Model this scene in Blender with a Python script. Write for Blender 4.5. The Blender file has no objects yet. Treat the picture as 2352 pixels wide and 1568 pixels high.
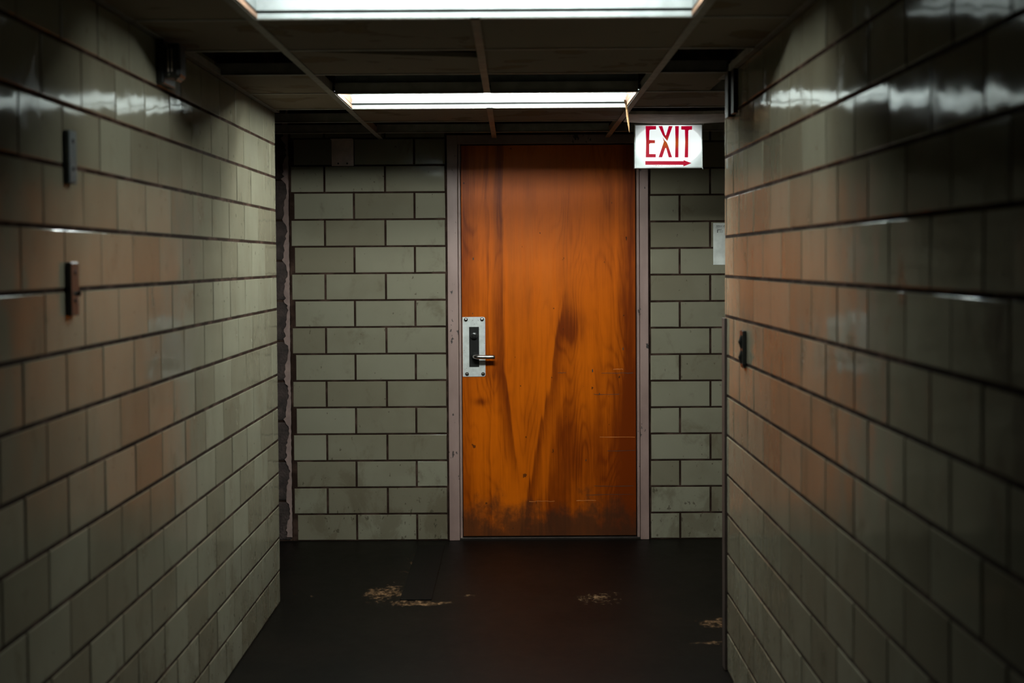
import bpy, math, random
from mathutils import Matrix, Vector
random.seed(7)
C = bpy.context.scene.collection
PI = math.pi

# ------------------------------------------------------------------ camera, world, exposure
CAM_H = 1.4122
FPX, PITCH, ROLL, YAW, SY = 3589.0, .0371, .0062, -.0014, -51.4
cp, sp, cy, sy_ = math.cos(PITCH), math.sin(PITCH), math.cos(YAW), math.sin(YAW)
fwd = Vector((cp*sy_, cp*cy, -sp)); rgt = Vector((cy, -sy_, 0)); up = Vector((sp*sy_, sp*cy, cp))
cr, sr = math.cos(ROLL), math.sin(ROLL)
r2, u2 = rgt*cr - up*sr, up*cr + rgt*sr
cam = bpy.data.cameras.new('camera'); co = bpy.data.objects.new('camera', cam); C.objects.link(co)
co.matrix_world = Matrix(((r2.x, u2.x, -fwd.x, 0), (r2.y, u2.y, -fwd.y, 0), (r2.z, u2.z, -fwd.z, CAM_H), (0, 0, 0, 1)))
cam.sensor_width = 36; cam.lens = FPX/2352*36; cam.shift_y = SY/2352
cam.clip_start = .05; cam.clip_end = 60
cam.dof.use_dof = True; cam.dof.focus_distance = 7.4; cam.dof.aperture_fstop = 3.4
bpy.context.scene.camera = co
w = bpy.data.worlds.new('world'); bpy.context.scene.world = w; w.use_nodes = True
w.node_tree.nodes['Background'].inputs[0].default_value = (1.0, .9, .66, 1)
w.node_tree.nodes['Background'].inputs[1].default_value = .016
vs = bpy.context.scene.view_settings
vs.view_transform = 'Standard'; vs.look = 'None'; vs.exposure = 0; vs.gamma = 1; vs.use_curve_mapping = False
LAMP_NEAR, LAMP_FAR = 98.0, 165.0          # radiance of the tubes in the two ceiling lights
LAMP_COL = (.90, 1.0, .96)

# ------------------------------------------------------------------ node helpers
class N:
    def __init__(s, name):
        s.m = bpy.data.materials.new(name); s.m.use_nodes = True
        s.t = s.m.node_tree; s.b = s.t.nodes['Principled BSDF']; s.out = s.t.nodes['Material Output']
    def n(s, typ, **kw):
        x = s.t.nodes.new(typ)
        for k, v in kw.items(): setattr(x, k, v)
        return x
    def put(s, sock, v):
        if isinstance(v, bpy.types.NodeSocket): s.t.links.new(v, sock)
        elif isinstance(v, (tuple, list)):
            sock.default_value = tuple(v) + ((1,) if len(v) == 3 and len(sock.default_value) == 4 else ())
        else: sock.default_value = v
    def set(s, **kw):
        for k, v in kw.items(): s.put(s.b.inputs[k.replace('_', ' ')], v)
        return s
    def ma(s, op, a, b=0, c=0, clamp=False):
        x = s.n('ShaderNodeMath', operation=op, use_clamp=clamp)
        for i, v in enumerate((a, b, c)): s.put(x.inputs[i], v)
        return x.outputs[0]
    def add(s, *a):
        r = a[0]
        for v in a[1:]: r = s.ma('ADD', r, v)
        return r
    def mul(s, *a):
        r = a[0]
        for v in a[1:]: r = s.ma('MULTIPLY', r, v)
        return r
    def coord(s, kind='Object'): return s.n('ShaderNodeTexCoord').outputs[kind]
    def xyz(s, v):
        x = s.n('ShaderNodeSeparateXYZ'); s.put(x.inputs[0], v); return x.outputs
    def vec(s, x, y, z):
        v = s.n('ShaderNodeCombineXYZ')
        for i, a in enumerate((x, y, z)): s.put(v.inputs[i], a)
        return v.outputs[0]
    def scl(s, v, k, off=None):
        x = s.n('ShaderNodeVectorMath', operation='MULTIPLY'); s.put(x.inputs[0], v); x.inputs[1].default_value = k
        if off is None: return x.outputs[0]
        y = s.n('ShaderNodeVectorMath', operation='ADD'); s.put(y.inputs[0], x.outputs[0]); s.put(y.inputs[1], off)
        return y.outputs[0]
    def noise(s, v, scale, detail=3, rough=.5, dist=0, col=False):
        x = s.n('ShaderNodeTexNoise'); s.put(x.inputs['Vector'], v)
        x.inputs['Scale'].default_value = scale; x.inputs['Detail'].default_value = detail
        x.inputs['Roughness'].default_value = rough; x.inputs['Distortion'].default_value = dist
        return x.outputs['Color' if col else 'Fac']
    def ramp(s, v, lo, hi, a=0., b=1.):
        x = s.n('ShaderNodeMapRange', interpolation_type='SMOOTHSTEP'); s.put(x.inputs[0], v)
        for i, k in enumerate((lo, hi, a, b)): x.inputs[i+1].default_value = k
        return x.outputs[0]
    def mix(s, f, a, b):
        x = s.n('ShaderNodeMix', data_type='RGBA'); s.put(x.inputs[0], f); s.put(x.inputs[6], a); s.put(x.inputs[7], b)
        return x.outputs[2]
    def gauss(s, d, width):                       # soft bump of a distance
        q = s.ma('DIVIDE', d, width); return s.ma('POWER', 2.718, s.mul(q, q, -1))
    def bump(s, h, strength, dist=.002, normal=None):
        x = s.n('ShaderNodeBump'); s.put(x.inputs['Height'], h)
        x.inputs['Strength'].default_value = strength; x.inputs['Distance'].default_value = dist
        if normal is not None: s.put(x.inputs['Normal'], normal)
        s.put(s.b.inputs['Normal'], x.outputs[0]); return x.outputs[0]
def plain(name, col, rough=.6, metal=0., spec=.5):
    m = N(name); o = m.coord()
    v = m.ramp(m.noise(o, 18, 4), .3, .7)
    m.set(Base_Color=m.mix(v, tuple(c*.82 for c in col), tuple(min(1, c*1.12) for c in col)), Roughness=rough, Metallic=metal)
    m.b.inputs['Specular IOR Level'].default_value = spec
    return m.m
def emit(name, col, k):
    m = N(name); m.set(Base_Color=(.02, .02, .02), Emission_Color=col, Emission_Strength=k, Roughness=.6); return m.m

# ------------------------------------------------------------------ materials
def glazed(name, c1, c2, grime):
    m = N(name); rnd = m.n('ShaderNodeObjectInfo').outputs['Random']
    off = m.vec(m.mul(rnd, 37), m.mul(rnd, 91), m.mul(rnd, 53))
    o = m.coord(); p = m.scl(o, (1, 1, 1), off)
    pos = m.n('ShaderNodeNewGeometry').outputs['Position']
    col = m.mix(m.ramp(m.add(rnd, m.mul(m.add(m.noise(p, 5, 3), -.5), 1.0)), 0., 1.), c1, c2)
    spots = m.ramp(m.noise(p, 55, 2, .5), .755, .79)
    low = m.ramp(m.xyz(pos)[2], 0., .75, .13, 0.)
    smear = m.ramp(m.add(m.noise(m.scl(pos, (7, 7, 5)), 1, 5, .65, .4), low), .56, .74)
    flecks = m.ramp(m.add(m.noise(m.scl(pos, (48, 48, 30)), 1, 3, .55), m.mul(low, .5)), .705, .74)
    col = m.mix(m.mul(smear, grime), col, (.075, .055, .030))
    col = m.mix(m.mul(spots, .75), col, (.045, .032, .02))
    col = m.mix(m.mul(flecks, .6), col, (.04, .03, .018))
    m.set(Base_Color=col, Roughness=m.add(.05, m.mul(smear, .22), m.mul(m.noise(p, 30, 3), .07)))
    m.b.inputs['Specular IOR Level'].default_value = .065
    h = m.add(m.mul(m.noise(p, 7, 1.5), 1.0), m.mul(m.noise(m.scl(p, (1, 1, .5)), 60, 2), .05))
    m.bump(h, .5, .0045)
    return m.m
TILE = glazed('glazed_tile', (.152, .131, .090), (.200, .182, .131), .45)
TILE_WARM = glazed('glazed_tile_end', (.30, .27, .19), (.37, .33, .24), .4)
def mortar_mat():
    m = N('mortar'); o = m.coord(); n = m.noise(o, 9, 5, .6)
    m.set(Base_Color=m.mix(m.ramp(n, .45, .70), (.020, .011, .008), (.062, .036, .027)), Roughness=1.)
    m.b.inputs['Specular IOR Level'].default_value = .03
    m.bump(m.noise(o, 120, 3), .5, .004); return m.m
MORTAR = mortar_mat()
def block_mat():
    m = N('rough_block'); o = m.coord(); n = m.noise(o, 14, 5, .6)
    m.set(Base_Color=m.mix(m.ramp(n, .35, .7), (.020, .012, .010), (.052, .032, .027)), Roughness=.92)
    m.bump(m.noise(o, 90, 4), .8, .006); return m.m
BLOCK = block_mat()
SMEAR = plain('mortar_smear', (.21, .140, .122), .95)
def wood_mat():
    m = N('stained_veneer'); o = m.coord(); X, Y, Z = m.xyz(o)
    fine = m.noise(m.vec(m.mul(X, 170), 0, m.mul(Z, 6)), 1, 3, .6)
    fine2 = m.noise(m.vec(m.mul(X, 48), 3.3, m.mul(Z, 1.5)), 1, 3, .55)
    big = m.noise(m.vec(m.mul(X, 4.6), 0, m.mul(Z, .75)), 1, 2, .45, .2)
    band = m.ramp(m.noise(m.vec(m.mul(X, 9), 5.5, m.mul(Z, .45)), 1, 2, .4, .3), .40, .62)
    ph = m.add(m.mul(big, 150), m.mul(fine2, 3.0))
    rings = m.ma('POWER', m.add(m.mul(m.ma('SINE', ph), .5), .5), 3.)
    rings = m.mul(rings, m.ramp(m.noise(m.vec(m.mul(X, 7), 2.2, m.mul(Z, 3)), 1, 2), .38, .62))
    blot = m.noise(m.vec(m.mul(X, 5), 7.1, m.mul(Z, 2.2)), 1, 4, .6)
    wob = m.mul(m.add(m.noise(m.vec(0, 0, m.mul(Z, 2)), 1, 2), -.5), .06)
    wisp = m.add(m.mul(m.add(fine2, -.5), .05), wob)
    # dark heartwood streaks, x measured on the slab, z from the floor: one crisp side, one fading side
    d1 = m.add(X, .055, m.mul(m.ma('MAXIMUM', m.add(.85, m.mul(Z, -1)), 0), -.13), m.mul(wisp, .6))
    s1 = m.mul(m.ramp(d1, -.085, -.002), m.ramp(d1, -.002, .008, 1, 0), m.ramp(Z, .2, .5), .8)
    d1b = m.add(X, .130, wisp); s1b = m.mul(m.ramp(d1b, -.03, 0), m.ramp(d1b, 0, .006, 1, 0), .5)
    cur = m.add(.08, m.mul(m.add(Z, -.31), .188))
    d2 = m.add(X, m.mul(cur, -1), m.mul(wisp, .9))
    s2 = m.mul(m.ramp(d2, -.008, .006), m.ramp(d2, .0, .075, 1, 0), m.ramp(Z, 1.36, 1.05), .75)
    s3 = m.mul(m.ramp(m.add(d2, wisp), .02, .12), m.ramp(Z, .95, .5), .62)
    kx = m.add(X, -.29, m.mul(wisp, 1.2))
    knot = m.mul(m.gauss(kx, .062), m.gauss(m.add(Z, -1.07), .11), m.ramp(fine2, .25, .75, .4, 1.), 1.1)
    s4 = m.mul(m.ramp(m.add(X, -.475, m.mul(wisp, .7)), -.03, .02), .16)
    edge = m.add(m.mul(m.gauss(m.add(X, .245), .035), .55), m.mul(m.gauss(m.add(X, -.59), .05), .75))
    smudge = m.mul(m.gauss(m.add(X, .17), .035), m.gauss(m.add(Z, -.70), .02), .8)
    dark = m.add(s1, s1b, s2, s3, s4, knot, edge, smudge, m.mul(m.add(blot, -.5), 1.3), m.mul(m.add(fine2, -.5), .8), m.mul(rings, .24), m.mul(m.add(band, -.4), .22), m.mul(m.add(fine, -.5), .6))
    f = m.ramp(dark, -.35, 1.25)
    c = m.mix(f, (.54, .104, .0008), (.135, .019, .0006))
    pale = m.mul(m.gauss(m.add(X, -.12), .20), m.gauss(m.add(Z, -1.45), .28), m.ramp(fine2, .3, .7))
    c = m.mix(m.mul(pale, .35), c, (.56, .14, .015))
    grime = m.ramp(m.add(m.mul(Z, -3.2), m.mul(m.noise(m.vec(m.mul(X, 9), 0, m.mul(Z, 7)), 1, 5, .62), 1.9)), .15, .75)
    c = m.mix(m.mul(grime, .85), c, (.045, .016, .006))
    pits = m.ramp(m.noise(m.vec(m.mul(X, 34), 1.7, m.mul(Z, 20)), 1, 2, .5), .735, .765)
    c = m.mix(m.mul(pits, .8), c, (.03, .012, .006))
    m.set(Base_Color=c, Roughness=m.add(.36, m.mul(grime, .3))); m.b.inputs['Specular IOR Level'].default_value = .10
    m.bump(m.add(fine, m.mul(fine2, .5)), .12, .001); return m.m
WOOD = wood_mat()
def frame_mat():
    m = N('chipped_paint'); o = m.coord(); pos = m.n('ShaderNodeNewGeometry').outputs['Position']
    chip = m.ramp(m.noise(m.scl(pos, (26, 26, 13)), 1, 4, .6), .655, .675)
    tone = m.noise(m.scl(pos, (6, 6, 2.5)), 1, 4, .6)
    c = m.mix(m.ramp(tone, .3, .75), (.285, .185, .160), (.195, .120, .100))
    m.set(Base_Color=m.mix(chip, c, (.028, .018, .015)), Roughness=.5)
    m.bump(m.ma('SUBTRACT', m.mul(m.noise(pos, 140, 2), .4), chip), .35, .002); return m.m
FRAME = frame_mat()
def floor_mat():
    m = N('worn_floor'); pos = m.n('ShaderNodeNewGeometry').outputs['Position']; X, Y, Z = m.xyz(pos)
    def blob(x, y, rx, ry, k=1.):
        a = m.ma('DIVIDE', m.add(X, -x), rx); b = m.ma('DIVIDE', m.add(Y, -y), ry)
        return m.mul(m.ma('POWER', 2.718, m.mul(m.add(m.mul(a, a), m.mul(b, b)), -1)), k)
    zones = m.add(blob(-.56, 6.62, .10, .16, 1.0), blob(-.50, 7.25, .10, .40, .5), blob(-.40, 6.42, .16, .06, 1.05), blob(-.22, 6.55, .10, .06, .6),
                  blob(.78, 6.05, .10, .10, .9), blob(.74, 5.72, .12, .04, .85), blob(.35, 6.5, .14, .18, .75), blob(-.88, 6.55, .10, .14, .5))
    n = m.noise(m.scl(pos, (14, 9, 1)), 1, 6, .66, .3); n2 = m.noise(m.scl(pos, (46, 22, 1)), 1, 4, .6)
    wear = m.ramp(m.add(m.mul(zones, .50), m.mul(n, .85), m.mul(n2, .75)), 1.05, 1.46)
    base = m.mix(m.ramp(m.noise(m.scl(pos, (3, 2, 1)), 1, 4), .35, .7), (.0022, .0017, .0012), (.0042, .0028, .0019))
    m.set(Base_Color=m.mix(wear, base, m.mix(m.ramp(n2, .35, .7), (.05, .026, .011), (.20, .11, .055))), Roughness=m.add(.42, m.mul(wear, .45), m.mul(n, .12)))
    m.b.inputs['Specular IOR Level'].default_value = .08
    m.bump(m.add(m.mul(wear, -1.), m.mul(n2, .4)), .35, .003); return m.m
FLOOR = floor_mat()
def panel_mat():
    m = N('acoustic_panel'); rnd = m.n('ShaderNodeObjectInfo').outputs['Random']; pos = m.n('ShaderNodeNewGeometry').outputs['Position']
    st = m.noise(m.scl(pos, (4, 4, 1)), 1, 3, .5, .5)
    ring = m.ramp(m.ma('ABSOLUTE', m.add(st, -.60)), .0, .02, 1, 0)
    c = m.mix(rnd, (.16, .125, .09), (.20, .155, .11)); c = m.mix(m.ramp(st, .56, .64), c, (.13, .085, .04)); c = m.mix(m.mul(ring, .6), c, (.07, .04, .02))
    m.set(Base_Color=c, Roughness=.95); m.bump(m.noise(pos, 160, 3), .5, .004); return m.m
PANEL = panel_mat()
PLENUM = plain('plenum_concrete', (.36, .32, .25), .95)
PLASTER = plain('passage_wall', (.14, .125, .10), .8)
GRID = plain('grid_steel', (.23, .21, .185), .62, .0)
WHITE = plain('troffer_enamel', (.78, .82, .80), .45)
HOUSING = plain('aged_housing_enamel', (.15, .162, .161), .6)
HOUSING_FAR = plain('aged_far_housing_enamel', (.12, .130, .129), .6)
GROOVE = plain('groove_black', (.004, .004, .0035), .8, 0., .1)
RUST = plain('rusty_lip', (.16, .085, .05), .6)
DARK_STEEL = plain('dark_steel', (.030, .022, .018), .42, .6)
BLACK = plain('black_casing', (.012, .012, .011), .28)
ROD = plain('dull_rod', (.42, .34, .28), .3, 1.)
CHROME = plain('chrome', (.75, .72, .68), .12, 1.)
ALU = None
def alu_mat():
    m = N('brushed_plate'); o = m.coord()
    n = m.noise(o, 30, 5, .6); s = m.ramp(m.noise(o, 90, 2), .68, .73)
    c = m.mix(m.ramp(n, .3, .75), (.60, .61, .59), (.46, .46, .44)); c = m.mix(m.mul(s, .6), c, (.22, .2, .18))
    m.set(Base_Color=c, Metallic=.25, Roughness=m.add(.38, m.mul(n, .25))); m.bump(m.noise(m.scl(o, (1, 1, 8)), 12, 3), .15, .001); return m.m
ALU = alu_mat()
PINK_METAL = plain('painted_bracket', (.58, .43, .37), .5)
PLATE_GREY = plain('grey_bracket', (.085, .10, .105), .45, .4)
GUARD = plain('corner_guard_brown', (.045, .030, .024), .5)
PAPER = plain('paper', (.60, .60, .56), .8)
INK = plain('ink', (.03, .025, .02), .8)
TAPE = plain('peeling_tape', (.15, .08, .032), .6)
STRIP = plain('floor_strip_dark', (.0030, .0023, .0017), .6, 0., .1)
SIGN_BODY = plain('sign_housing', (.03, .03, .028), .5)
SIGN_EDGE = plain('sign_edge', (.55, .58, .56), .35, .3)
def sign_face():
    m = N('sign_face_lit'); X, Y, Z = m.xyz(m.coord())
    a = m.ma('DIVIDE', m.add(X, .0), .150); b = m.ma('DIVIDE', m.add(Z, -.006), .096)
    r = m.ma('SQRT', m.add(m.mul(a, a), m.mul(b, b)))
    k = m.ramp(r, .97, 1.04, .87, .50); k2 = m.ramp(r, 1.0, 1.32, 0, .33)
    m.set(Base_Color=(.5, .55, .54), Emission_Color=(.92, 1., .985), Emission_Strength=m.ma('MULTIPLY', m.add(k, m.mul(k2, -1)), 1.05), Roughness=.4); return m.m
def sign_red():
    m = N('sign_letter_lit'); X, Y, Z = m.xyz(m.coord())
    g = m.mul(m.gauss(m.add(X, -.005), .075), m.gauss(m.add(Z, -.012), .022))
    m.set(Base_Color=(.08, .0, .005), Emission_Color=m.mix(g, (.37, .0, .020), (.40, .08, .0)), Emission_Strength=1., Roughness=.35); return m.m
SIGN_FACE, SIGN_RED = sign_face(), sign_red()

# ------------------------------------------------------------------ mesh helpers
def mesh(name, V, F, mat, smooth=False):
    me = bpy.data.meshes.new(name); me.from_pydata([tuple(v) for v in V], [], F); me.materials.append(mat); me.update()
    if smooth: me.polygons.foreach_set('use_smooth', [True]*len(me.polygons))
    return me
def link(name, me, parent=None, loc=(0, 0, 0), rot=(0, 0, 0)):
    o = bpy.data.objects.new(name, me); C.objects.link(o); o.location = loc; o.rotation_euler = rot
    if parent is not None: o.parent = parent
    return o
class MB:
    def __init__(s): s.V, s.F = [], []
    def add(s, V, F):
        k = len(s.V); s.V += [tuple(v) for v in V]; s.F += [[i+k for i in f] for f in F]; return s
    def box(s, x0, x1, y0, y1, z0, z1, b=0.):
        if b <= 0:
            V = [(x, y, z) for x in (x0, x1) for y in (y0, y1) for z in (z0, z1)]
            return s.add(V, [[0, 1, 3, 2], [4, 6, 7, 5], [0, 4, 5, 1], [2, 3, 7, 6], [0, 2, 6, 4], [1, 5, 7, 3]])
        import bmesh
        bm = bmesh.new(); bmesh.ops.create_cube(bm, size=1)
        for v in bm.verts: v.co = ((x0+x1)/2+v.co.x*(x1-x0), (y0+y1)/2+v.co.y*(y1-y0), (z0+z1)/2+v.co.z*(z1-z0))
        bmesh.ops.bevel(bm, geom=list(bm.edges), offset=b, segments=2, profile=.5, affect='EDGES')
        bm.verts.index_update(); V = [v.co[:] for v in bm.verts]; F = [[v.index for v in f.verts] for f in bm.faces]; bm.free()
        return s.add(V, F)
    def tube(s, pts, rad, n=12, cap=True):
        pts = [Vector(p) for p in pts]; rad = rad if isinstance(rad, (list, tuple)) else [rad]*len(pts)
        V, F = [], []; prev = None
        for i, p in enumerate(pts):
            d = (pts[min(i+1, len(pts)-1)] - pts[max(i-1, 0)]).normalized()
            a = prev if prev is not None else (Vector((0, 0, 1)) if abs(d.z) < .9 else Vector((1, 0, 0)))
            a = (a - d*a.dot(d)).normalized(); b = d.cross(a); prev = a
            V += [p + (a*math.cos(t*2*PI/n) + b*math.sin(t*2*PI/n))*rad[i] for t in range(n)]
        for i in range(len(pts)-1):
            F += [[i*n+t, i*n+(t+1) % n, (i+1)*n+(t+1) % n, (i+1)*n+t] for t in range(n)]
        if cap: F += [list(range(n))[::-1], [(len(pts)-1)*n+t for t in range(n)]]
        return s.add(V, F)
    def prism(s, pts, y0, y1):                   # polygon in x,z extruded along y
        n = len(pts); V = [(x, y0, z) for x, z in pts] + [(x, y1, z) for x, z in pts]
        return s.add(V, [list(range(n)), list(range(2*n-1, n-1, -1))] + [[i, i+n, (i+1) % n+n, (i+1) % n] for i in range(n)])
    def build(s, name, mat, parent=None, loc=(0, 0, 0), rot=(0, 0, 0), smooth=False):
        me = mesh(name, s.V, s.F, mat, smooth)
        import bmesh
        bm = bmesh.new(); bm.from_mesh(me); bmesh.ops.recalc_face_normals(bm, faces=list(bm.faces)); bm.to_mesh(me); bm.free()
        return link(name, me, parent, loc, rot)
def structure(o, label=None):
    o['kind'] = 'structure'
    if label: o['label'] = label
    return o
def thing(o, label, cat, group=None):
    o['label'] = label; o['category'] = cat
    if group: o['group'] = group
    return o
def empty(name, loc):
    o = bpy.data.objects.new(name, None); C.objects.link(o); o.location = loc; o.empty_display_size = .05; return o

# ------------------------------------------------------------------ dimensions
XL, XR, YB = -.98, .725, 7.88
YL, YR = 6.453, 5.379
CH, TL = .1355, .305
ZC = 2.03
TOP = 2.60
DEP = .012
# ------------------------------------------------------------------ shell
structure(MB().box(-3.2, 3.2, -2.2, 8.2, -.12, 0).build('floor', FLOOR), 'dark brown worn floor')
FL = bpy.data.objects['floor']
MB().box(-.485, -.352, 6.478, 7.72, 0, .004, .0012).build('floor_strip', STRIP, FL)['label'] = 'smooth dark strip laid on the worn floor'
ceiling = structure(MB().box(-3.2, 3.2, -2.2, 8.2, TOP, TOP+.12).build('ceiling', PLENUM), 'dark slab above an open grid of brown ceiling panels')
wl = structure(MB().box(XL-.25, XL-.0018, -2.2, YL-.0015, 0, TOP).build('wall_left', MORTAR), 'left corridor wall of glazed block')
wr = structure(MB().box(XR+.0018, XR+.25, -2.2, YR-.0015, 0, TOP).build('wall_right', MORTAR), 'right corridor wall of glazed block')
DX0, DX1 = -.264, .614
b = MB(); b.box(-3.2, -1.130, YB+.006, YB+.25, 0, TOP); b.box(-1.128, -.318, YB+.003, YB+.25, 0, TOP); b.box(.662, 3.2, YB+.003, YB+.25, 0, TOP); b.box(-.318, .662, YB+.0045, YB+.25, 2.045, TOP)
b.box(-.318, .662, YB+.12, YB+.25, 0, 2.045)
wb = structure(b.build('wall_back', MORTAR), 'end wall of glazed block around the door')
structure(MB().box(-3.2, XL-.25, YL-.25, YL-.005, 0, TOP).build('wall_left_passage', PLASTER))
structure(MB().box(XR+.25, 3.2, YR-.25, YR-.005, 0, TOP).build('wall_right_passage', PLASTER))

# ------------------------------------------------------------------ glazed tiles
cache = {}
def tile_mesh(wd, ht, mat, noseL=0., noseR=0.):
    k = (round(wd, 3), round(ht, 3), mat.name, noseL, noseR)
    if k in cache: return cache[k]
    x, z = wd/2, ht/2
    b = .0024
    rings = [(0, DEP), (0, b), (.3*b, .3*b), (b, 0)]
    V = []; F = []
    for ins, y in rings:
        il, ir, yl, yr = ins, ins, y, y
        if noseL and y < DEP: s = noseL/b; il, yl = ins*s, y*s*.8
        if noseR and y < DEP: s = noseR/b; ir, yr = ins*s, y*s*.8
        V += [(-x+il, min(yl, DEP), -z+ins), (x-ir, min(yr, DEP), -z+ins), (x-ir, min(yr, DEP), z-ins), (-x+il, min(yl, DEP), z-ins)]
    for r in range(3):
        for i in range(4): F.append([r*4+i, r*4+(i+1) % 4, r*4+4+(i+1) % 4, r*4+4+i])
    F.append([12, 13, 14, 15])
    cache[k] = mesh('tile', V, F, mat); return cache[k]
def put_tile(parent, kind, a0, a1, z0, z1, jv, jh, mat, plane, nl=0., nr=0., tilt=.009):
    wd, ht = a1-a0-jv, z1-z0-jh
    if wd < .008 or ht < .01: return
    me = tile_mesh(wd, ht, mat, nl, nr); m = (a0+a1)/2; zz = (z0+z1)/2
    e = random.uniform(-.0003, .0003)
    rx, rz = random.gauss(0, tilt*.5), random.gauss(0, tilt*.3)
    if kind == 'L': loc, rot = (plane+e, m, zz), (rx, 0, PI/2+rz)
    elif kind == 'R': loc, rot = (plane-e, m, zz), (rx, 0, -PI/2+rz)
    elif kind == 'B': loc, rot = (m, plane+e, zz), (rx*.5, 0, rz*.5)
    else: loc, rot = (m, plane-e, zz), (rx, 0, PI+rz)
    return link('tile', me, parent, loc, rot)
def row(parent, kind, start, end, joint, k, plane, jv=.0085, jh=.009, skip=(), ch=CH, noses=(0, 0), mat=None, ztop=ZC+.05):
    js = []; y = joint
    while y > start+.004: js.append(y); y -= TL
    y = joint+TL
    while y < end-.004: js.append(y); y += TL
    js = sorted(j for i, j in enumerate(sorted(js)) if start < j < end and not any(abs(j-s) < .02 for s in skip))
    cuts = [start]+js+[end]; z0 = k*ch; z1 = min(z0+ch, ztop)
    for i in range(len(cuts)-1):
        put_tile(parent, kind, cuts[i], cuts[i+1], z0, z1, jv, jh, mat or TILE, plane,
                 noses[0] if i == 0 else 0., noses[1] if i == len(cuts)-2 else 0.)
for k in range(16):
    row(wl, 'L', 1.2, YL, 6.158 if k % 2 == 0 else 6.312, k, XL)
    row(wr, 'R', .9, YR, 5.161 if k % 2 == 0 else 5.032, k, XR, skip=(5.032, 4.727) if k == 5 else ())
    put_tile(wl, 'E', XL-.25, XL, k*CH, k*CH+CH, .006, .0075, TILE, YL)
    put_tile(wr, 'E', XR, XR+.25, k*CH, k*CH+CH, .006, .0075, TILE, YR)
    row(wb, 'B', -1.124, -.335, -.8035 if k % 2 == 0 else -.951, k, YB, .010, .0085, noses=(0, .014))
    row(wb, 'B', .678, 2.2, .836 if k % 2 == 0 else .990, k, YB, .010, .0085, ch=CH*.988, noses=(.014, 0))
# unglazed blocks beside the tiles
bm_ = {}
def block(wd, ht):
    if (wd, ht) not in bm_:
        m = MB(); m.box(-wd/2, wd/2, 0, .03, -ht/2, ht/2, .005); bm_[(wd, ht)] = mesh('block', m.V, m.F, BLOCK)
    return bm_[(wd, ht)]
for k in range(11):
    x = -1.139; first = .396 if k % 2 else .193
    for i in range(4):
        wd = first if i == 0 else .396
        link('block', block(wd, .193), wb, (x-wd/2, YB+.001+random.uniform(0, .002), .203*k+.1015)); x -= wd+.01
sm = MB(); pts = []
z = .02
L, R_ = [], []
while z < 2.3:
    j = min(abs((z % .203)), .203-abs(z % .203))
    wdt = .012+.010*random.random()+.008*math.sin(z*31)+(.012 if j < .014 else 0)
    L.append((-1.134-wdt, z)); R_.append((-1.131-random.uniform(0, .003), z)); z += .012
n = len(L)
V = [(x, YB-.0015-random.uniform(0, .002), z) for x, z in L]+[(x, YB-.002, z) for x, z in R_]+[(x, YB+.006, z) for x, z in L]+[(x, YB+.006, z) for x, z in R_]
F = []
for i in range(n-1):
    F += [[i, i+1, n+i+1, n+i], [2*n+i, 3*n+i, 3*n+i+1, 2*n+i+1], [i, 2*n+i, 2*n+i+1, i+1], [n+i, n+i+1, 3*n+i+1, 3*n+i]]
sm.add(V, F).build('mortar_smear', SMEAR, wb)['label'] = 'pinkish mortar squeezed along the edge of the dark blocks'

# ------------------------------------------------------------------ door
door = structure(MB().box(-.318, .662, YB-.004, YB+.11, -.001, .012, .002).build('door_1', DARK_STEEL), 'orange stained wooden door in a pinkish painted steel frame')
def jamb(x0, x1, xs):                            # face, then the thin stop beside the slab
    m = MB(); m.box(x0, x1, YB-.014, YB+.10, 0, 2.045, .0025); m.box(min(xs), max(xs), YB-.002, YB+.10, 0, 2.0, .002); return m
jamb(-.334, -.281, (-.279, -.267)).build('door_frame', FRAME, door)
jamb(.634, .677, (.619, .632)).build('door_frame', FRAME, door)
MB().box(-.281, .634, YB-.014, YB+.10, 2.0, 2.045, .0025).build('door_frame', FRAME, door)
slab = MB().box(DX0, DX1, YB+.020, YB+.064, .016, 1.995, .0015).build('door_slab', WOOD, door)
SY_ = YB+.020
def scratch(x0, x1, zz, mat, t=.0016):
    q = []; m = 7
    for i in range(m): q.append((x0+(x1-x0)*i/(m-1), zz+random.uniform(-.0015, .0015)))
    MB().prism([(x, z-t*random.uniform(.4, 1)) for x, z in q]+[(x, z+t*random.uniform(.4, 1)) for x, z in q[::-1]], SY_-.0006, SY_+.001).build('scratch', mat, slab)
PALE, DEEP = plain('pale_scratch', (.55, .17, .03), .6), plain('dark_scratch', (.035, .014, .007), .6)
for a in ((.43, .61, .517, PALE), (.47, .61, .448, DEEP), (.40, .60, .268, DEEP), (.36, .605, .224, DEEP), (.07, .20, .192, PALE), (.31, .41, .195, PALE),
          (.40, .53, .735, DEEP), (.44, .60, .842, DEEP), (.50, .55, .862, PALE), (.22, .26, .845, DEEP)): scratch(*a)
for x, z, r in ((.395, .855, .006), (.55, .965, .005), (.43, .737, .004), (-.205, 1.425, .005), (-.21, 1.148, .003), (.36, .40, .004)):
    MB().prism([(x+r*.6*math.cos(t*PI/4), z+r*1.5*math.sin(t*PI/4)) for t in range(8)], SY_-.0006, SY_+.001).build('dent', DEEP, slab)
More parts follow.
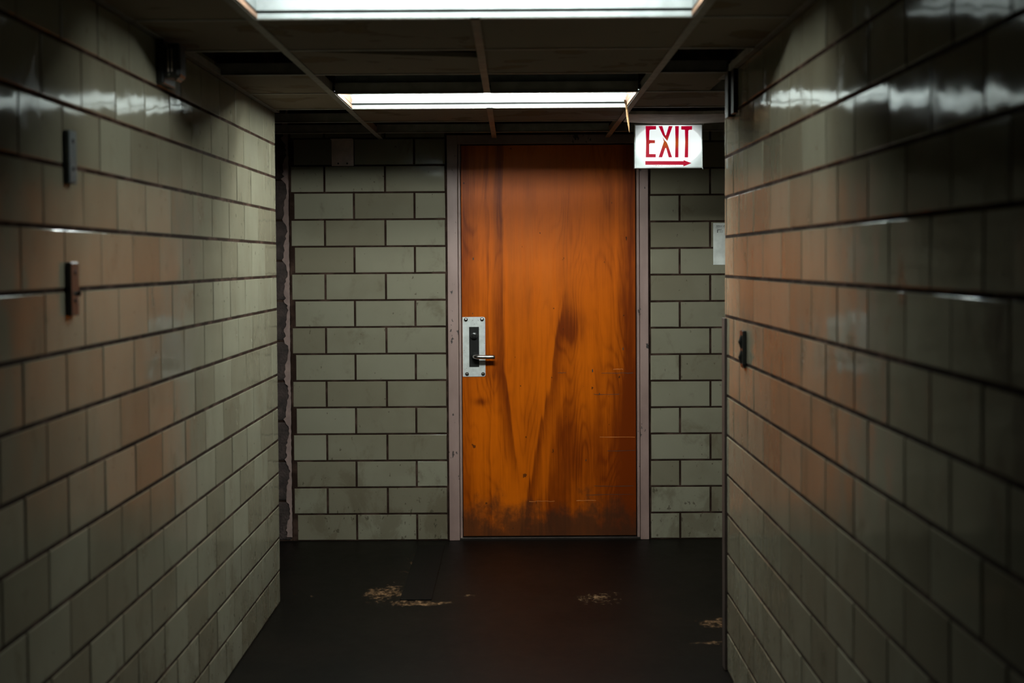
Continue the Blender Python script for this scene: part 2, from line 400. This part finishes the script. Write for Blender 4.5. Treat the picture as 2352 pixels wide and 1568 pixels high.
# handle plate
def rrect(x0, x1, z0, z1, rl, rr):
    P = []
    for cx, cz, r, a in ((x0+rl, z0+rl, rl, PI), (x1-rr, z0+rr, rr, 1.5*PI), (x1-rr, z1-rr, rr, 0), (x0+rl, z1-rl, rl, PI/2)):
        P += [(cx+r*math.cos(a+i*PI/10), cz+r*math.sin(a+i*PI/10)) for i in range(6)]
    return P
pl = MB().prism(rrect(-.262, -.147, .829, 1.131, .002, .010), SY_-.004, SY_).build('handle_plate', ALU, door)
MB().prism(rrect(-.2285, -.1785, .878, 1.081, .0015, .0015), SY_-.0055, SY_-.0035).build('lock_body', BLACK, pl)['label'] = 'dark recessed lock body'
for x, z in ((-.2445, 1.117), (-.1625, 1.118), (-.2405, .842), (-.159, .842)):
    m = MB(); m.tube([(x, SY_-.003, z), (x, SY_-.0055, z), (x, SY_-.0062, z)], [.0098, .0098, .008], 16)
    m.build('screw', DARK_STEEL, pl)
    m = MB(); m.tube([(x, SY_-.006, z), (x, SY_-.0075, z), (x, SY_-.008, z)], [.0055, .005, .003], 12); m.build('screw_head', CHROME, pl)
m = MB(); m.tube([(-.2035, SY_-.005, 1.037), (-.2035, SY_-.018, 1.037), (-.2035, SY_-.023, 1.037), (-.2035, SY_-.025, 1.037)], [.0175, .0175, .015, .009], 24)
m.box(-.2045, -.2025, SY_-.0262, SY_-.0245, 1.030, 1.044); m.build('lock_cylinder', BLACK, pl, smooth=False)['label'] = 'round dark key cylinder'
m = MB(); m.tube([(-.2, SY_-.004, .932), (-.2, SY_-.014, .932), (-.2, SY_-.017, .932)], [.019, .019, .014], 24)
m.build('lever_rose', BLACK, pl)
LEV = plain('lever_steel', (.62, .60, .57), .22, 1.)
m = MB(); m.tube([(-.200, SY_-.015, .932), (-.200, SY_-.044, .932), (-.196, SY_-.053, .932), (-.187, SY_-.057, .932), (-.17, SY_-.057, .9315), (-.13, SY_-.056, .931), (-.112, SY_-.056, .931), (-.100, SY_-.055, .9305), (-.097, SY_-.055, .9305)],
                  [.010, .010, .0105, .011, .0112, .0112, .0112, .011, .009], 20)
m.build('lever_handle', LEV, pl, smooth=True)['label'] = 'shiny steel lever handle'

# ------------------------------------------------------------------ hung ceiling: grid, panels, two open troffers
GX = [-1.24, -.664, -.094, .472, 1.05]; GY = [0.48, 1.07, 1.65, 2.24, 2.82, 3.41, 4.0, 4.58, 5.17, 5.75, 6.33, 6.92, 7.5]
def lim(x): return max(XL+.003, x)
def runner(name, x0, x1, y0, y1):
    m = MB(); m.box(x0, x1, y0, y1, ZC-.0025, ZC, .0006)
    if x1-x0 < y1-y0: c = (x0+x1)/2; m.box(c-.003, c+.003, y0, y1, ZC, ZC+.038)
    else: c = (y0+y1)/2; m.box(x0, x1, c-.003, c+.003, ZC, ZC+.038)
    return m.build(name, GRID, ceiling)
for x in GX[1:4]: runner('grid_runner', x-.012, x+.012, .2, 7.87) if x != GX[2] else [runner('grid_runner', x-.012, x+.012, a, b) for a, b in ((.2, 3.398), (4.012, 5.738), (6.342, 7.87))]
runner('grid_runner', 1.038, 1.062, YR+.01, 7.87)
for y in GY:
    for i in range(4):
        x0, x1 = GX[i]+.013, GX[i+1]-.013
        if y < YL: x0 = max(x0, XL+.004)
        if y < YR: x1 = min(x1, XR-.004)
        runner('cross_runner', x0, x1, y-.012, y+.012)
def wall_angle(name, x0, x1, y0, y1): structure(MB().box(x0, x1, y0, y1, ZC-.0025, ZC+.02, .0006).build(name, GRID))
LIGHTS = ((3.41, 4.0), (5.75, 6.33))
missing = {(1, 5.17), (2, 5.17), (0, 4.58), (3, 4.58), (3, 6.33), (0, 6.33), (0, 6.92), (1, 6.92), (2, 6.92), (3, 6.92), (1, 4.58)}
pc = {}
for j in range(len(GY)-1):
    y0, y1 = GY[j]+.004, GY[j+1]-.004
    for i in range(4):
        if (i, GY[j]) in missing or (i in (1, 2) and any(abs(GY[j]-a) < .01 for a, b_ in LIGHTS)): continue
        x0, x1 = GX[i]+.004, GX[i+1]-.004
        if GY[j] < YL-.1: x0 = max(x0, XL+.005)
        if GY[j] < YR-.2: x1 = min(x1, XR-.005)
        k = (round(x1-x0, 3), round(y1-y0, 3))
        if k not in pc:
            a = MB(); a.box(-k[0]/2, k[0]/2, -k[1]/2, k[1]/2, 0, .015, .002); pc[k] = mesh('ceiling_panel', a.V, a.F, PANEL)
        link('ceiling_panel', pc[k], ceiling, ((x0+x1)/2, (y0+y1)/2, ZC+.0005), (0, 0, 0))
# broken panel with a wedge-shaped gap, and the sagging half panel by the sign
bp = MB(); V = [(-.655, 4.60), (-.104, 4.775), (-.104, 5.165), (-.655, 5.165)]
bp.add([(x, y, ZC+.0005) for x, y in V]+[(x, y, ZC+.015) for x, y in V], [[0, 1, 2, 3], [7, 6, 5, 4], [0, 4, 5, 1], [1, 5, 6, 2], [2, 6, 7, 3], [3, 7, 4, 0]])
bp.build('ceiling_panel', PANEL, ceiling)['label'] = 'broken ceiling panel with a dark wedge-shaped gap'
V, F = [], []; nx = 14
for i in range(nx+1):
    t = i/nx; x = .49+t*.50; sag = .010*math.sin(PI*t); ed = .006*math.sin(t*23)
    for yy, zz in ((6.68+ed, ZC+.004-sag*.3), (6.95, ZC-.006-sag), (6.95, ZC+.006-sag), (6.68+ed, ZC+.018-sag*.3)): V.append((x, yy, zz))
for i in range(nx):
    for q in range(4): F.append([i*4+q, i*4+(q+1) % 4, i*4+4+(q+1) % 4, i*4+4+q])
F += [[0, 1, 2, 3], [nx*4+3, nx*4+2, nx*4+1, nx*4]]
MB().add(V, F).build('ceiling_panel', plain('sagging_panel', (.42, .36, .31), .9), ceiling)['label'] = 'sagging piece of pale ceiling panel above the lit sign'

def troffer(y0, y1, k, tubes, half, HOUSING, label):
    x0, x1 = -.652, .460; y0 += .012; y1 -= .012
    t = thing(empty('ceiling_light', ((x0+x1)/2, (y0+y1)/2, ZC)), label, 'ceiling light', 'recessed tube lights across the corridor ceiling')
    X0, X1, Y0, Y1 = x0-t.location.x, x1-t.location.x, y0-t.location.y, y1-t.location.y
    z1, z2, z3 = .0125, .0205, .105
    w_ = .004
    m = MB(); m.box(X0, X1, Y0, Y1, z3, z3+w_)
    for a in ((X0, X1, Y0, Y0+w_), (X0, X1, Y1-w_, Y1), (X0, X0+w_, Y0+w_, Y1-w_), (X1-w_, X1, Y0+w_, Y1-w_)): m.box(*a, z2, z3)
    m.build('housing', HOUSING, t)
    for a in ((X0-.011, X1+.011, Y0-.011, Y0-.004), (X0-.011, X1+.011, Y1+.004, Y1+.011), (X0-.011, X0-.004, Y0-.0039, Y1+.0039), (X1+.004, X1+.011, Y0-.0039, Y1+.0039)):
        MB().box(*a, z1-.003, z2+.006).build('shadow_gap', GROOVE, t)  # near-black strips: the groove's shade is put into their colour
    for a in ((X0, X1, Y0, Y0+w_), (X0, X1, Y1-w_, Y1)): MB().box(*a, -.0005, z1).build('frame_rail', HOUSING, t)
    for a in ((X0, X0+.006, Y0+w_, Y1-w_), (X1-.006, X1, Y0+w_, Y1-w_)): MB().box(*a, -.0005, z1).build('frame_end', RUST, t)['label'] = 'rusty brown end of the light frame'
    E = emit('tube_glow', LAMP_COL, k)
    for d, TZ in tubes:
        g = MB(); g.tube([(X0+.035, Y1-d, TZ), (X1-.035, Y1-d, TZ)], .019, 18); g.build('lamp_tube', E, t, smooth=True)
        for xx in (X0+.004, X1-.036):
            g = MB(); g.tube([(xx, Y1-d, TZ), (xx+.032, Y1-d, TZ)], .0205, 12); g.build('lamp_holder', HOUSING, t)
    if half: MB().box(X0+.006, X1-.006, Y0+w_, Y1-half, .046, .049).build('added_light_block', GROOVE, t)  # unseen cover, added to keep the walls near the camera dark
    return t, (X0, X1, Y0, Y1)
t1, q = troffer(3.41, 4.0, LAMP_NEAR, ((.25, .083),), .275, HOUSING, 'nearer recessed tube light, cut off by the top of the picture')
t2, q = troffer(5.75, 6.33, LAMP_FAR, ((.485, .062), (.25, .077)), 0, HOUSING_FAR, 'farther recessed tube light, whole in view in front of the exit sign')
def torn(t, side, X, Y1):                        # ragged paper stuck in the end of the light
    V = []; n = 12
    for i in range(n+1):
        y = Y1-.02-i*.035; V += [(X, y, .016), (X+side*.004, y, .030+.012*random.random()+.01*i/n)]
    MB().add(V, [[2*i, 2*i+2, 2*i+3, 2*i+1] for i in range(n)]).build('torn_edge', RUST, t)
torn(t2, 1, q[0]+.005, q[3]); torn(t2, -1, q[1]-.005, q[3])
# peeling strip hanging from the farther light
V, F = [], []; pts = [(.443, 6.20, 2.046, .010), (.452, 6.26, 2.032, .010), (.4555, 6.275, 2.015, .0095), (.4575, 6.28, 1.995, .009), (.4605, 6.285, 1.972, .008), (.464, 6.29, 1.952, .0065), (.466, 6.295, 1.935, .004), (.468, 6.298, 1.925, .0015)]
for i, (x, y, z, wd) in enumerate(pts):
    tw = .5*math.sin(i*.9); dx, dy = wd/2*math.cos(tw), wd/2*math.sin(tw)
    V += [(x-dx, y-dy, z), (x, y-.0022, z), (x+dx, y+dy, z), (x, y+.0012, z)]
for i in range(len(pts)-1):
    for k in range(4): F.append([i*4+k, i*4+(k+1) % 4, i*4+4+(k+1) % 4, i*4+4+k])
F += [[3, 2, 1, 0], [len(pts)*4-4, len(pts)*4-3, len(pts)*4-2, len(pts)*4-1]]
thing(MB().add(V, F).build('peeling_strip', TAPE), 'curled brown strip peeling down from the corner of the farther ceiling light', 'tape')

# ------------------------------------------------------------------ exit sign
SX, SYY, SZ = .694, 7.0, 1.9205; W2, H2 = .152, .098
sign = thing(empty('exit_sign', (SX, SYY, SZ)), 'lit white exit sign with red letters and an arrow hung from the ceiling', 'sign')
MB().box(-W2+.001, W2-.001, .004, .075, -H2+.001, H2-.001, .002).build('housing', SIGN_BODY, sign)
MB().box(-W2+.004, W2-.004, .0005, .006, -H2+.004, H2-.004).build('face', SIGN_FACE, sign)
m = MB()
for a in ((-W2, W2, -H2, -H2+.005), (-W2, W2, H2-.005, H2), (-W2, -W2+.004, -H2+.005, H2-.005), (W2-.004, W2, -H2+.005, H2-.005)): m.box(a[0], a[1], -.003, .005, a[2], a[3], .0008)
m.build('face_frame', SIGN_EDGE, sign)
MB().prism([(W2-.001, H2-.005), (W2+.006, H2+.003), (W2+.006, H2+.0005), (W2+.001, H2-.008)], -.004, .01).build('side_clip', SIGN_EDGE, sign)
m = MB(); m.prism([(W2-.004, -H2+.001), (W2+.001, -H2+.001), (W2+.0015, -H2-.006)], -.004, .01)
m.build('side_clip', SIGN_EDGE, sign)
m = MB(); m.box(-.05, .05, .01, .06, H2-.001, ZC-SZ+.0005, .002); m.build('ceiling_canopy', SIGN_BODY, sign)
# letters: traced stroke shapes in the sign plane, x right, z up, metres from the sign's middle
S = .305/1.21e3        # one unit of the zoomed tracing
def P(u, v): return ((u-1058)*S, (905-v)*S)
def letter(polys, name='letter'):
    m = MB()
    for pl_ in polys: m.prism([P(*p) for p in pl_], -.0012, .001)
    return m.build(name, SIGN_RED, sign)
letter([[(652, 548), (838, 548), (836, 610), (735, 612), (720, 628), (714, 795), (816, 800), (816, 852), (735, 852), (714, 868), (714, 1042), (830, 1044), (830, 1102), (652, 1102), (660, 820)]])
letter([[(880, 550), (948, 550), (998, 715), (1012, 715), (1062, 552), (1130, 552), (1036, 815), (990, 760), (955, 712)],
        [(975, 826), (955, 745), (985, 800), (1022, 835), (1045, 885), (1120, 1104), (1060, 1104), (1015, 940), (998, 940), (944, 1102), (880, 1102)]])
letter([[(1174, 553), (1240, 553), (1233, 820), (1231, 1105), (1172, 1105), (1180, 820)]])
letter([[(1282, 555), (1476, 555), (1472, 620), (1425, 620), (1408, 634), (1403, 1108), (1341, 1106), (1352, 830), (1346, 620), (1282, 615)]])
letter([[(645, 1166), (1320, 1172), (1326, 1154), (1462, 1208), (1320, 1264), (1320, 1238), (645, 1232)]], 'arrow')
m = MB(); u = 795
while u < 1160:
    wd = random.uniform(8, 26); m.prism([P(u, 1252), P(u+wd, 1251), P(u+wd+4, 1243), P(u+4, 1244)], -.0008, .001); u += wd+random.uniform(4, 16)
m.build('small_print', SIGN_RED, sign)

# ------------------------------------------------------------------ things on the walls
def text(s, size, x, z, parent, shear=0., bold=0.):
    c = bpy.data.curves.new('text', 'FONT'); c.body = s; c.size = size; c.shear = shear; c.offset = bold
    o = bpy.data.objects.new('text', c); C.objects.link(o)
    me = bpy.data.meshes.new_from_object(o.evaluated_get(bpy.context.evaluated_depsgraph_get())); bpy.data.objects.remove(o)
    me.materials.clear(); me.materials.append(INK)
    return link('printed_text', me, parent, (x, -.0006, z), (PI/2, 0, 0))
notice = thing(empty('paper_notice', (1.145, YB-.003, 1.492)), 'white printed paper notice on the tiles beyond the right corner', 'paper')
V, F = [], []
for i in range(9):
    for j in range(7):
        x, z = -.1405+.281*i/8, -.105+.21*j/6; V.append((x, -.0006*math.sin(i*.9+j*.5), z))
for i in range(8):
    for j in range(6): F.append([i*7+j, i*7+7+j, i*7+8+j, i*7+j+1])
k = len(V); V += [(x, y+.0012, z) for x, y, z in V]; F += [[a+k for a in f[::-1]] for f in F]
link('sheet', mesh('sheet', V, F, PAPER), notice)
L0 = -.1405
text('School of A', .0108, L0+.0150, .0865, notice, .3, .0002)
text('Legend', .0078, L0+.0185, .0700, notice, .3, .0002)
text('- Internal', .0058, L0+.028, .0640, notice, .3)
text('- Interior', .0058, L0+.028, .0575, notice, .3)
m = MB(); m.box(L0+.0115, .125, -.0012, 0, .0815, .0824); m.build('rule_line', INK, notice)
for z in (.0637, .0572):
    m = MB(); m.prism([(L0+.0180, z), (L0+.0232, z), (L0+.0250, z+.005), (L0+.0205, z+.005)], -.0012, 0); m.build('legend_mark', INK, notice)

mp = thing(empty('mounting_plate', (-.857, YB-.004, 1.962)), 'small pinkish metal bracket with two screws on the top tiles left of the door', 'bracket')
m = MB(); m.box(-.055, .055, -.004, 0, -.067, .066, .001); m.box(-.055, .055, -.05, 0, .062, .066, .001); m.build('angle_plate', PINK_METAL, mp)
for x in (-.022, .023):
    g = MB(); g.tube([(x, -.0035, -.055), (x, -.006, -.055), (x, -.0065, -.055)], [.0045, .0045, .003], 12); g.build('screw', DARK_STEEL, mp)

def wall_bracket(name, x, y, z, wd, ht, side, mat, label, stub=False):
    t = thing(empty(name, (x, y, z)), label, 'bracket', None)
    d = .013*side
    m = MB(); m.box(min(0, d), max(0, d), -wd/2, wd/2, -ht/2, ht/2, .0025); m.build('plate', mat, t)
    for zz in (ht*.30, -ht*.22):
        g = MB(); g.tube([(d*.9, 0, zz), (d*1.12, 0, zz), (d*1.18, 0, zz)], [.005, .005, .0035], 12); g.build('screw', DARK_STEEL, t)
    if stub:
        g = MB(); g.tube([(d*.9, wd*.30, -ht*.09), (d*1.6, wd*.30, -ht*.09)], [.0055, .0045], 12); g.build('pin', BLACK, t)
    return t
wall_bracket('wall_bracket', XL+.001, 3.44, 1.646, .055, .116, 1, PLATE_GREY, 'grey metal wall bracket, upper of two on the left tiled wall')
wall_bracket('wall_bracket', XL+.001, 3.44, 1.357, .060, .118, 1, BLACK, 'black metal wall bracket, lower of two on the left tiled wall', True)
rb = thing(empty('wall_bracket', (XR-.001, 4.90, 1.133)), 'thin dark latch plate on the right tiled wall near the corner guard', 'bracket')
m = MB(); m.box(-.012, 0, -.03, .03, -.05, .057, .002); m.prism([(-.012, -.048), (0, -.048), (-.002, -.060), (-.008, -.060)], -.025, .025); m.build('plate', BLACK, rb)
for zz in (.022, -.026):
    m = MB(); m.tube([(-.011, -.005, zz+.02), (-.0165, -.005, zz), (-.011, -.005, zz-.02)], [.004, .006, .004], 10); m.build('latch_lug', BLACK, rb)

g = MB(); z = 1.213
g.box(XR-.0085, XR+.002, YR-.055, YR+.008, 0.001, z, .002); g.box(XR-.0085, XR+.065, YR+.0015, YR+.010, 0.001, z, .002)
thing(g.build('corner_guard', GUARD), 'dark brown angle guard covering the lower right wall corner', 'corner guard')
g = MB(); g.box(XR-.022, XR-.001, 5.13, 5.205, 1.878, ZC+.03, .002); g.box(XR-.014, XR-.001, 5.06, 5.13, 1.885, ZC+.03, .002)
thing(g.build('steel_hanger', DARK_STEEL), 'dark steel hanger dropping from the ceiling beside the right wall corner', 'bracket')

fx = thing(empty('wall_fixture', (XL, 4.36, 1.965)), 'dark boxy fixture with two shiny rods high on the left tiled wall', 'fixture')
m = MB(); m.box(.0005, .022, -.05, .10, -.06, .064, .004); m.build('back_box', BLACK, fx)
m = MB(); m.box(.020, .068, -.055, .03, -.045, .052, .010); m.prism([(.048, -.046), (.062, -.040), (.054, -.051)], -.04, .02); m.build('casing', BLACK, fx)
for x in (.036, .046):
    m = MB(); m.tube([(x, -.057, -.028), (x, -.057, .034)], .0018, 10); m.build('rod', ROD, fx)
for x, z in ((.0335, .046), (.0345, .040), (.038, -.036)):
    m = MB(); m.tube([(x, -.054, z), (x, -.058, z), (x, -.060, z)], [.0026, .0026, .0015], 10); m.build('stud', CHROME, fx)
# wall angles that carry the grid
wall_angle('trim_1', XL, XL+.02, .2, YL); wall_angle('trim_2', XR-.02, XR, .2, YR)
